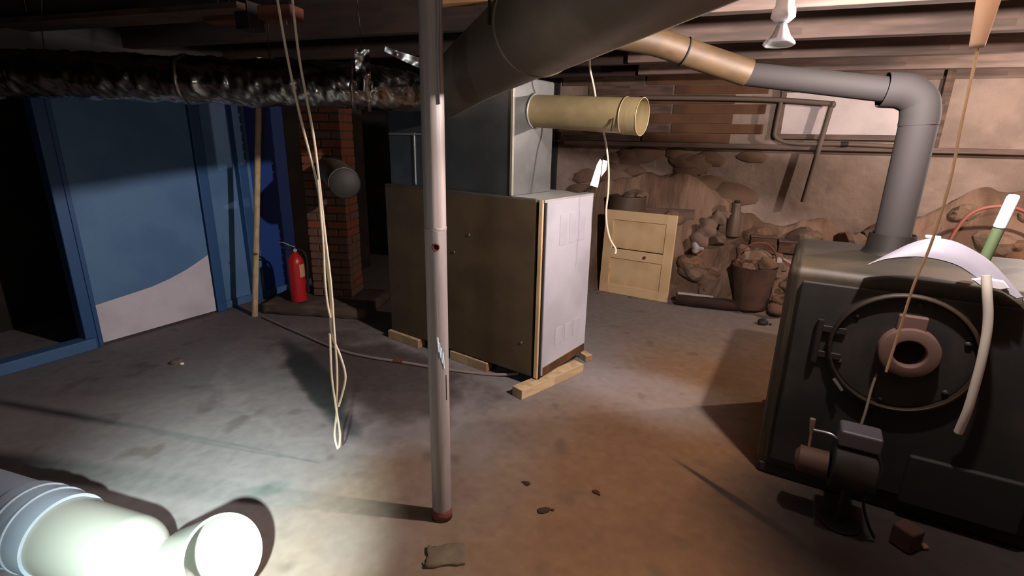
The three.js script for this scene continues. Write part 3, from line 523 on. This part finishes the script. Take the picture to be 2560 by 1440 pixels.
{ // clutter on the heap
  const boxWood = M({ map: T.old, color: 0xe8c8b0, roughness: 0.9 });
  let t = thing('metal_drum', 'squat grey metal drum half hidden behind the cream door', 'drum', room(-0.66, 5.72, 0), 0.2);
  part('shell', lathe([[0, 0], [0.2, 0], [0.2, 0.34], [0.207, 0.35], [0.2, 0.36], [0.2, 0.69], [0.207, 0.7], [0.2, 0.71], [0.2, 1.02], [0.206, 1.03], [0.196, 1.035], [0.19, 1.02], [0, 1.01]], 36), M({ map: T.stone2, color: 0xc8b8a4, roughness: 0.6, metalness: 0.2 }), t);
  part('bung', lathe([[0.03, 0], [0.03, 0.014], [0, 0.016]], 14).translate(0.1, 1.012, 0.05), mat.iron, t);
  t = thing('plywood_sheet', 'dull brown wooden sheet propped behind the cream door', 'board', room(-0.25, 5.68, 0.0), TH + 0.1);
  const ps = part('sheet', box(0.62, 0.92, 0.02, 0, 0.46, 0, 0.004), mat.old, t); ps.rotation.x = -0.12;
  t = thing('old_bottle', 'dark bottle standing on the ledge end above the heap', 'bottle', onHeap(0.45, 5.78, -0.02));
  part('glass', lathe([[0, 0], [0.062, 0], [0.068, 0.02], [0.066, 0.18], [0.05, 0.24], [0.045, 0.33], [0.05, 0.335], [0.05, 0.36], [0, 0.36]], 20), M({ color: 0x5a4536, roughness: 0.5 }), t); part('stopper', lathe([[0, 0.36], [0.03, 0.36], [0.028, 0.38], [0, 0.382]], 14), mat.dark, t);
  for (const [u, w, a, b, c, l] of [[0.74, 5.72, 0.24, 0.16, 0.16, 'dark square wooden box on top of the heap beside the plaster wall'], [1.0, 5.75, 0.22, 0.11, 0.14, 'low dark wooden box next to the square one on the heap']]) { t = thing('wooden_box', l, 'box', onHeap(u, w, 0.03), TH + rr(-0.2, 0.2)); part('body', box(a, b, c, 0, b / 2, 0), boxWood, t); part('lid', box(a + 0.016, 0.02, c + 0.016, 0, b + 0.008, 0), mat.old, t); }
  const rg = (pts, r) => { const g = join(pts.map((p, i) => new THREE.IcosahedronGeometry(r[i], 3).scale(1, 0.8, 0.6).translate(...p))); return jitter(g, 0.045, 11, 5); };
  t = thing('torn_rag', 'crumpled grey-white rag draped on the heap right of the cream door', 'rag', room(0.17, 5.46, 0.82), TH);
  part('cloth', rg([[0, 0, 0.02], [-0.04, -0.14, 0.06], [0.1, 0.08, 0], [0.0, -0.07, 0.05], [0.17, 0.11, 0]], [0.09, 0.08, 0.09, 0.09, 0.07]), M({ map: T.plaster, color: 0xd0c4bc, roughness: 1 }), t); part('cloth_end', rg([[-0.06, -0.24, 0.1]], [0.05]), mat.rag, t);
  t = thing('paper_scrap', 'small pale crumpled paper beside the wooden boxes on the heap', 'paper', onHeap(0.86, 5.66, 0.02), TH);
  part('paper', rg([[0, 0, 0], [0.03, 0.05, 0]], [0.06, 0.05]), mat.rag, t);
  // basket with a hoop handle
  t = thing('old_bucket', 'battered brown bucket with an arched handle in front of the heap', 'bucket', room(0.66, 5.34, 0.03));
  part('shell', jitter(lathe([[0, 0.01], [0.15, 0.01], [0.155, 0.02], [0.2, 0.42], [0.207, 0.43], [0.2, 0.44], [0.19, 0.42], [0.147, 0.03], [0, 0.03]], 40), 0.012, 8, 2), M({ map: T.dirt, color: 0x9c8676, roughness: 0.9 }), t);
  part('bail_handle', tube([[-0.2, 0.42, 0], [-0.17, 0.56, 0.02], [-0.06, 0.66, 0.03], [0.07, 0.65, 0.03], [0.17, 0.55, 0.02], [0.2, 0.42, 0]], 0.008, 40, 7), mat.rust, t);
  part('rag_fill', rg([[0, 0.42, 0], [0.08, 0.44, 0.05], [-0.09, 0.41, 0.06]], [0.11, 0.1, 0.09]), M({ map: T.plaster, color: 0xcab49c, roughness: 1 }), t, 'pale rags stuffed in the top');
  t = thing('cloth_bundle', 'tumbled pale brown cloth trailing down from the bucket', 'cloth', room(0.9, 5.26, 0));
  part('cloth', rg([[0, 0.06, 0], [0.02, 0.18, 0.02], [0.06, 0.32, 0.02], [0.1, 0.42, 0], [-0.02, 0.1, 0.05]], [0.08, 0.09, 0.1, 0.09, 0.07]), M({ map: T.plaster, color: 0xb89c84, roughness: 1 }), t); part('fold', rg([[0.12, 0.47, 0.02]], [0.06]), mat.rag, t);
  t = thing('garden_hose', 'thin pinkish hose curving over the heap left of the boiler', 'hose');
  part('hose', tube([onHeap(0.95, 5.7, 0.03), onHeap(1.12, 5.62, 0.02), onHeap(1.28, 5.52, 0.02), onHeap(1.42, 5.38, 0.02), onHeap(1.5, 5.3, 0.02), onHeap(1.58, 5.36, 0.02)], 0.013, 60, 8), M({ color: 0xa8806e, roughness: 0.7 }), t);
  part('fitting', bar(onHeap(0.93, 5.72, 0.03), onHeap(0.96, 5.7, 0.03), 0.017, 0.017, 10), mat.chrome, t);
  t = thing('garden_hose', 'reddish hose looping over the heap behind the white shovel', 'hose');
  part('hose', tube([onHeap(2.15, 5.55, 0.02), room(2.3, 5.5, 1.05), room(2.5, 5.5, 1.13), room(2.75, 5.55, 1.05), onHeap(3.0, 5.6, 0.02)], 0.015, 60, 8), M({ color: 0x8a5044, roughness: 0.7 }), t);
  part('fitting', bar(onHeap(2.13, 5.55, 0.02), onHeap(2.17, 5.55, 0.03), 0.019, 0.019, 10), mat.chrome, t);
  t = thing('dark_sack', 'dark slumped sack on the heap behind the boiler', 'sack', onHeap(1.72, 5.6, 0.02), TH);
  part('bag', rg([[0, 0.08, 0], [0.14, 0.05, 0], [-0.13, 0.03, 0]], [0.17, 0.14, 0.13]), M({ map: T.jacket, color: 0xb0a090, roughness: 1 }), t); part('neck', rg([[0.02, 0.24, 0]], [0.06]), mat.rag, t);
  // pipes on the wall
  t = thing('wall_conduit', 'dark straight pipe crossing the window panel and slanting down to the heap', 'pipe');
  const w1 = WB - 0.14;
  part('run', tube([room(-0.6, w1, 2.05), room(0.3, w1, 2.035), room(0.7, w1, 2.02), room(1.14, w1, 1.985)], 0.024, 30, 10), M({ color: 0x5c4c40, roughness: 0.7 }), t);
  part('elbow', rock(0.036, 5, 1, 1, 1, 2).translate(...room(1.16, w1, 1.975)), M({ color: 0x5c4c40, roughness: 0.7 }), t);
  part('drop', bar(room(1.16, w1, 1.975), room(1.06, w1 - 0.03, 1.05), 0.024, 0.024, 12), M({ color: 0x5c4c40, roughness: 0.7 }), t);
  t = thing('wall_conduit', 'thin dark pipe dropping and turning along the ledge under the window panel', 'pipe');
  part('run', tube([room(0.72, w1, 2.0), room(0.71, w1, 1.75), room(0.715, w1, 1.68), room(0.78, w1, 1.635), room(0.9, w1, 1.615), room(1.4, w1, 1.615), room(1.75, w1, 1.605)], 0.019, 60, 10), M({ color: 0x604e40, roughness: 0.7 }), t);
  part('coupling', bar(room(1.3, w1, 1.615), room(1.36, w1, 1.615), 0.025, 0.025, 12), mat.iron, t);
}

// ---------------------------------------------------------------- boiler (local x along its front, z out of the front)
const BT = -0.5236, BP = [1.25, 0, -2.235];
const bw = (x, y, z) => [BP[0] + x * 0.866 + z * -0.5, y, BP[2] + x * 0.5 + z * 0.866];
{
  const b = thing('boiler', 'big sooty black old boiler with a round front plate at the right', 'boiler', BP, BT);
  part('jacket', box(1.25, 1.06, 0.86, 0.625, 0.55, -0.44, 0.05), mat.jacket, b, 'dark olive steel jacket');
  part('base', box(1.25, 0.06, 0.88, 0.64, 0.03, -0.45, 0.012), mat.sootShade, b);
  part('front_plate', box(1.0, 0.92, 0.02, 0.56, 0.56, 0.004, 0.01), mat.sootShade, b);
  const F = (pts, x, y, z, m, n, l, seg = 48) => part(n, lathe(pts, seg).rotateX(Math.PI / 2).translate(x, y, z), m, b, l);
  F([[0.262, 0], [0.264, 0.024], [0.25, 0.03], [0.246, 0.024], [0.244, 0]], 0.462, 0.765, 0.014, M({ map: T.jacket, color: 0xc8a888, roughness: 0.6, metalness: 0.2 }), 'ring', 'raised bright-edged ring');
  F([[0, 0.004], [0.24, 0.004], [0.244, 0]], 0.462, 0.765, 0.014, mat.sootShade, 'round_door');
  F([[0.055, 0.0], [0.055, 0.05], [0.062, 0.056], [0.1, 0.05], [0.106, 0.042], [0.106, 0]], 0.485, 0.785, 0.018, mat.flange, 'flange', 'pinkish brown round flange');
  F([[0, 0.012], [0.056, 0.012]], 0.485, 0.785, 0.018, mat.hole, 'flange_bore');
  part('flange_lug', box(0.1, 0.07, 0.03, 0.475, 0.905, 0.035, 0.008), mat.flange, b);
  for (let i = 0; i < 6; i++) { const a = i * Math.PI / 3 + 0.4; F([[0, 0.012], [0.012, 0.009], [0.013, 0]], 0.462 + 0.222 * Math.cos(a), 0.765 + 0.222 * Math.sin(a), 0.018, mat.iron, 'bolt', null, 6); }
  part('hinge', [bar([0.16, 0.66, 0.03], [0.16, 0.86, 0.03], 0.014, 0.014, 10), box(0.1, 0.03, 0.016, 0.21, 0.7, 0.024), box(0.1, 0.03, 0.016, 0.21, 0.82, 0.024)], mat.iron, b);
  part('latch', bar([0.25, 0.6, 0.035], [0.29, 0.555, 0.05], 0.009, 0.007, 8), mat.chrome, b);
  part('lower_door', box(0.4, 0.24, 0.03, 0.78, 0.2, 0.02, 0.012), mat.sootShade, b);
  part('flue_collar', lathe([[0.12, 0], [0.105, 0.02], [0.1, 0.1], [0.094, 0.1], [0.094, 0]], 32).translate(0.42, 1.08, -0.6), mat.iron, b);
  // burner in front
  const u = thing('oil_burner', 'dark burner unit with a grey metal box on top in front of the boiler', 'burner', bw(0.37, 0, 0.2), BT);
  part('transformer_box', box(0.15, 0.075, 0.115, 0, 0.43, 0, 0.012), M({ color: 0x5e5b62, roughness: 0.5, metalness: 0.3 }), u, 'grey metal box');
  part('housing', lathe([[0, -0.08], [0.1, -0.08], [0.108, -0.07], [0.108, 0.07], [0.1, 0.08], [0, 0.08]], 32).rotateZ(Math.PI / 2).translate(0.0, 0.285, 0), mat.sootShade, u);
  part('blast_tube', bar([0, 0.29, -0.05], [0, 0.29, -0.2], 0.05, 0.05, 24), mat.sootShade, u);
  part('motor', [bar([-0.09, 0.26, 0.0], [-0.2, 0.26, 0.0], 0.06, 0.057, 24), bar([-0.2, 0.26, 0], [-0.215, 0.26, 0], 0.05, 0.03, 20)], M({ color: 0x4a3426, roughness: 0.7 }), u, 'rusty brown motor');
  part('pedestal', [bar([0, 0.0, 0], [0, 0.19, 0], 0.018, 0.018, 12), lathe([[0, 0.012], [0.08, 0.01], [0.085, 0], [0, 0]], 24)], mat.iron, u);
  part('oil_line', tube([[-0.06, 0.39, 0.0], [-0.1, 0.405, -0.01], [-0.165, 0.4, -0.02]], 0.006, 16, 7), mat.chrome, u);
  part('valve', [bar([-0.17, 0.385, -0.02], [-0.175, 0.45, -0.02], 0.008, 0.012, 10), bar([-0.17, 0.385, -0.02], [-0.168, 0.3, -0.015], 0.006, 0.006, 8)], M({ color: 0x9a8c78, roughness: 0.4, metalness: 0.6 }), u, 'small pale valve');
  part('ignition_wire', tube([[0.0, 0.465, -0.04], [0.01, 0.52, -0.08], [0.02, 0.6, -0.14], [0.03, 0.66, -0.17]], 0.006, 20, 7), M({ color: 0x54463a, roughness: 0.7 }), u);
  part('cable', tube([[0.06, 0.41, 0.05], [0.085, 0.35, 0.07], [0.07, 0.27, 0.09], [0.05, 0.2, 0.09], [0.08, 0.1, 0.08], [0.12, 0.02, 0.06]], 0.006, 30, 7), mat.iron, u);
  const k = thing('brick_block', 'small brown brick lying in the dark in front of the boiler', 'brick', bw(0.6, 0, 0.22), 0.4);
  part('brick', box(0.085, 0.1, 0.085, 0, 0.05, 0, 0.012), M({ map: T.brickB, color: 0x9a8c80, roughness: 0.9 }), k); part('chip', rock(0.016, 9).translate(0.06, 0.01, 0.04), mat.brickB, k);
  // stove pipe behind
  const s = thing('stove_pipe', 'dark flue pipe rising behind the boiler and bending left under the joists', 'flue');
  const V = [bw(0.42, 1.08, -0.6), bw(0.42, 1.4, -0.6), bw(0.42, 1.7, -0.6)];
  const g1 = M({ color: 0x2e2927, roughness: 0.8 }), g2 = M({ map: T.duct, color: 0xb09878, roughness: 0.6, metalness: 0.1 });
  part('riser', pipe(V, 0.078, 0.003, 10, 32), g1, s);
  part('elbow', pipe([V[2], bw(0.417, 1.75, -0.6), bw(0.4, 1.81, -0.6), bw(0.34, 1.85, -0.59), bw(0.25, 1.86, -0.57)], 0.08, 0.003, 24, 32), g1, s);
  part('run', pipe([bw(0.27, 1.86, -0.572), [1.5, 1.905, -2.74], [1.2, 1.955, -2.9]], 0.058, 0.003, 12, 32), g1, s);
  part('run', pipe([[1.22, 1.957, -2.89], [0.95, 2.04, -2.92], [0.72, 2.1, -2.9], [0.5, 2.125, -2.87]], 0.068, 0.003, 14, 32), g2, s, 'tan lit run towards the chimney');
  part('joint_band', ringAt([0.88, 2.058, -2.915], [-0.5, 0.14, 0.03], 0.07, 0.005), g1, s);
}
{ // white shovel blade lying upside down over the boiler front, its bent handle hanging down
  const s = thing('snow_shovel', 'white curved plastic shovel blade resting on the boiler with a bent pale handle', 'shovel', BP, BT);
  const outer = [[0.29, 1.13], [0.362, 1.193], [0.416, 1.234], [0.472, 1.257], [0.53, 1.256], [0.581, 1.238], [0.654, 1.196], [0.717, 1.138], [0.784, 1.066]];
  const inner = [[0.276, 1.135], [0.327, 1.166], [0.377, 1.182], [0.435, 1.192], [0.5, 1.188], [0.558, 1.173], [0.628, 1.132], [0.68, 1.11], [0.745, 1.076]];
  const co = new THREE.CatmullRomCurve3(outer.map(p => V3(p[0], p[1], 0.015))), ci = new THREE.CatmullRomCurve3(inner.map(p => V3(p[0], p[1], 0.085)));
  const N = 48, K = 8, pos = [], idx = [];
  for (let side = 0; side < 2; side++) for (let i = 0; i <= N; i++) { const a = co.getPoint(i / N), b = ci.getPoint(i / N); for (let k = 0; k <= K; k++) { const q = a.clone().lerp(b, k / K); q.z += Math.sin(k / K * Math.PI) * 0.012; q.y += Math.sin(k / K * Math.PI) * 0.006; if (side) { q.z -= 0.005; q.y -= 0.004; } pos.push(q.x, q.y, q.z); } }
  const id = (s2, i, k) => s2 * (N + 1) * (K + 1) + i * (K + 1) + k;
  for (let i = 0; i < N; i++) { for (let k = 0; k < K; k++) { idx.push(id(0, i, k), id(0, i, k + 1), id(0, i + 1, k + 1), id(0, i, k), id(0, i + 1, k + 1), id(0, i + 1, k)); idx.push(id(1, i, k), id(1, i + 1, k + 1), id(1, i, k + 1), id(1, i, k), id(1, i + 1, k), id(1, i + 1, k + 1)); }
    for (const k of [0, K]) { const a = id(0, i, k), b = id(0, i + 1, k), c = id(1, i, k), d = id(1, i + 1, k); k ? idx.push(a, c, d, a, d, b) : idx.push(a, d, c, a, b, d); } }
  let g = new THREE.BufferGeometry(); g.setAttribute('position', new THREE.Float32BufferAttribute(pos, 3)); g.setIndex(idx); g = toCreasedNormals(g, 0.7); uvBox(g);
  part('blade', g, mat.blade, s, 'white curved blade');
  part('socket', prism([[0.605, 1.128], [0.64, 1.14], [0.695, 1.135], [0.715, 1.112], [0.69, 1.1], [0.63, 1.108]], 0.02, 0.004).translate(0, 0, 0.08), mat.plastic, s);
  part('handle', tube([[0.64, 1.15, 0.1], [0.654, 1.09, 0.108], [0.682, 0.974, 0.105], [0.696, 0.845, 0.1], [0.703, 0.71, 0.09], [0.706, 0.6, 0.08], [0.704, 0.49, 0.06]], 0.0155, 48, 12), M({ color: 0xc6beb0, roughness: 0.6 }), s, 'bent pale handle');
  part('tip_knob', new THREE.SphereGeometry(0.007, 12, 8).translate(0.786, 1.058, 0.02), mat.plastic, s);
  part('rim_tab', box(0.05, 0.012, 0.012, 0.475, 1.262, 0.01, 0.004), mat.paper, s);
  const t = thing('green_wand', 'green stick with a thick white grip standing behind the white shovel', 'stick', [0, 0, 0]);
  const a = bw(0.735, 1.125, -0.2), m = bw(0.711, 1.29, -0.2), e = bw(0.726, 1.43, -0.2), a2 = bw(0.69, 1.125, -0.2);
  part('shaft', bar(a2, m, 0.02, 0.02, 18), mat.green, t, 'green shaft');
  const dd = V3(...e).sub(V3(...m)), L = dd.length(); const cap = lathe([[0, 0], [0.02, 0], [0.021, 0.01], [0.021, L - 0.014], [0.016, L - 0.003], [0, L]], 20); cap.applyQuaternion(new THREE.Quaternion().setFromUnitVectors(V3(0, 1, 0), V3(...m).sub(V3(...a2)).normalize())); cap.translate(...m);
  part('grip', cap, mat.plastic, t, 'white grip');
}

// ---------------------------------------------------------------- small things on the floor and under the joists
{
  let t = thing('mortar_chunk', 'flat grey chunk of old mortar stuck on the floor at the bottom of the view', 'mortar', [-0.24, 0, -1.64], 0.1);
  part('chunk', jitter(new THREE.BoxGeometry(0.15, 0.016, 0.1, 16, 3, 12), 0.008, 22, 4).translate(0, 0.006, 0), M({ map: T.stone2, color: 0xf4ecd8, roughness: 1 }), t); part('crumb', rock(0.008, 3).translate(-0.085, 0.004, 0.03), mat.stone2, t);
  const leaf = (x, z, r, s, l, sx = 1) => { const q = thing('mud_clod', l, 'dirt clod', [x, 0.004, z], rr(0, 6)); part('clod', rock(r, s, 1.2 * sx, 0.35, 0.9), M({ color: 0x3a2014, roughness: 1 }), q); part('crumb', rock(r * 0.35, s + 1, 1, 0.5, 1).translate(r * 1.5 * sx, 0, 0.004), M({ color: 0x3a2014, roughness: 1 }), q); };
  leaf(0.093, -2.093, 0.016, 21, 'small dark brown clod, the farther of two right of the column'); leaf(0.165, -1.908, 0.02, 22, 'dark brown clod with a tail, the nearer of two right of the column', 1.3); leaf(0.417, -2.04, 0.014, 23, 'faint flat brown clod farthest right on the bare floor');
  t = thing('floor_stone', 'small dark stone on the floor in front of the white door panel', 'stone', [-2.4, 0.01, -3.35]); part('stone', rock(0.035, 31, 1.3, 0.7, 1), mat.stone2, t); part('pale_chip', rock(0.012, 32).translate(0.045, 0, 0.02), mat.paper, t);
  t = thing('coal_lump', 'dark lump lying on the floor in front of the fallen post', 'coal', room(0.75, 4.95, 0.02)); part('lump', rock(0.045, 35, 1.2, 0.8, 1), mat.dark, t); part('crumb', rock(0.014, 36).translate(0.06, -0.01, 0.02), mat.dark, t);
  t = thing('splintered_lath', 'splintered brown lath nailed under the joists above the big duct', 'lath', [-0.12, 2.185, -2.5], -0.3);
  part('lath', jitter(box(0.62, 0.02, 0.06, 0, 0, 0), 0.008, 14, 4), mat.wood, t); for (const x of [-0.25, 0.25]) part('hanger_strap', box(0.02, 0.24, 0.003, x, 0.12, 0), mat.iron, t); part('splinter', jitter(box(0.12, 0.035, 0.05, 0.16, -0.03, 0.02), 0.01, 20, 5), mat.pale, t);
  t = thing('overhead_plank', 'dull grey plank running overhead across the upper left corner', 'plank', [-2.05, 2.16, -2.9], -0.3);
  part('plank', box(1.7, 0.03, 0.2, 0, 0, 0), M({ map: T.old, color: 0xe0d0c8, roughness: 0.8 }), t); part('bracket', box(0.08, 0.12, 0.1, 0.82, -0.03, 0.0), mat.iron, t); for (const x of [-0.7, 0.7]) part('hanger_strap', box(0.025, 0.26, 0.003, x, 0.13, 0), mat.iron, t);
  t = thing('overhead_plank', 'short reddish timber end overhead between the plank and the hanging cord', 'plank', [-1.28, 2.15, -2.72], -0.25);
  part('plank', box(0.5, 0.06, 0.1, 0, 0, 0), M({ map: T.wood, color: 0x906050, roughness: 0.9 }), t); for (const x of [-0.2, 0.2]) part('hanger_strap', box(0.02, 0.27, 0.003, x, 0.13, 0), mat.iron, t); part('nail', bar([0.2, -0.03, 0.02], [0.2, -0.05, 0.02], 0.003, 0.003, 6), mat.chrome, t);
}

renderer.render(scene, camera);
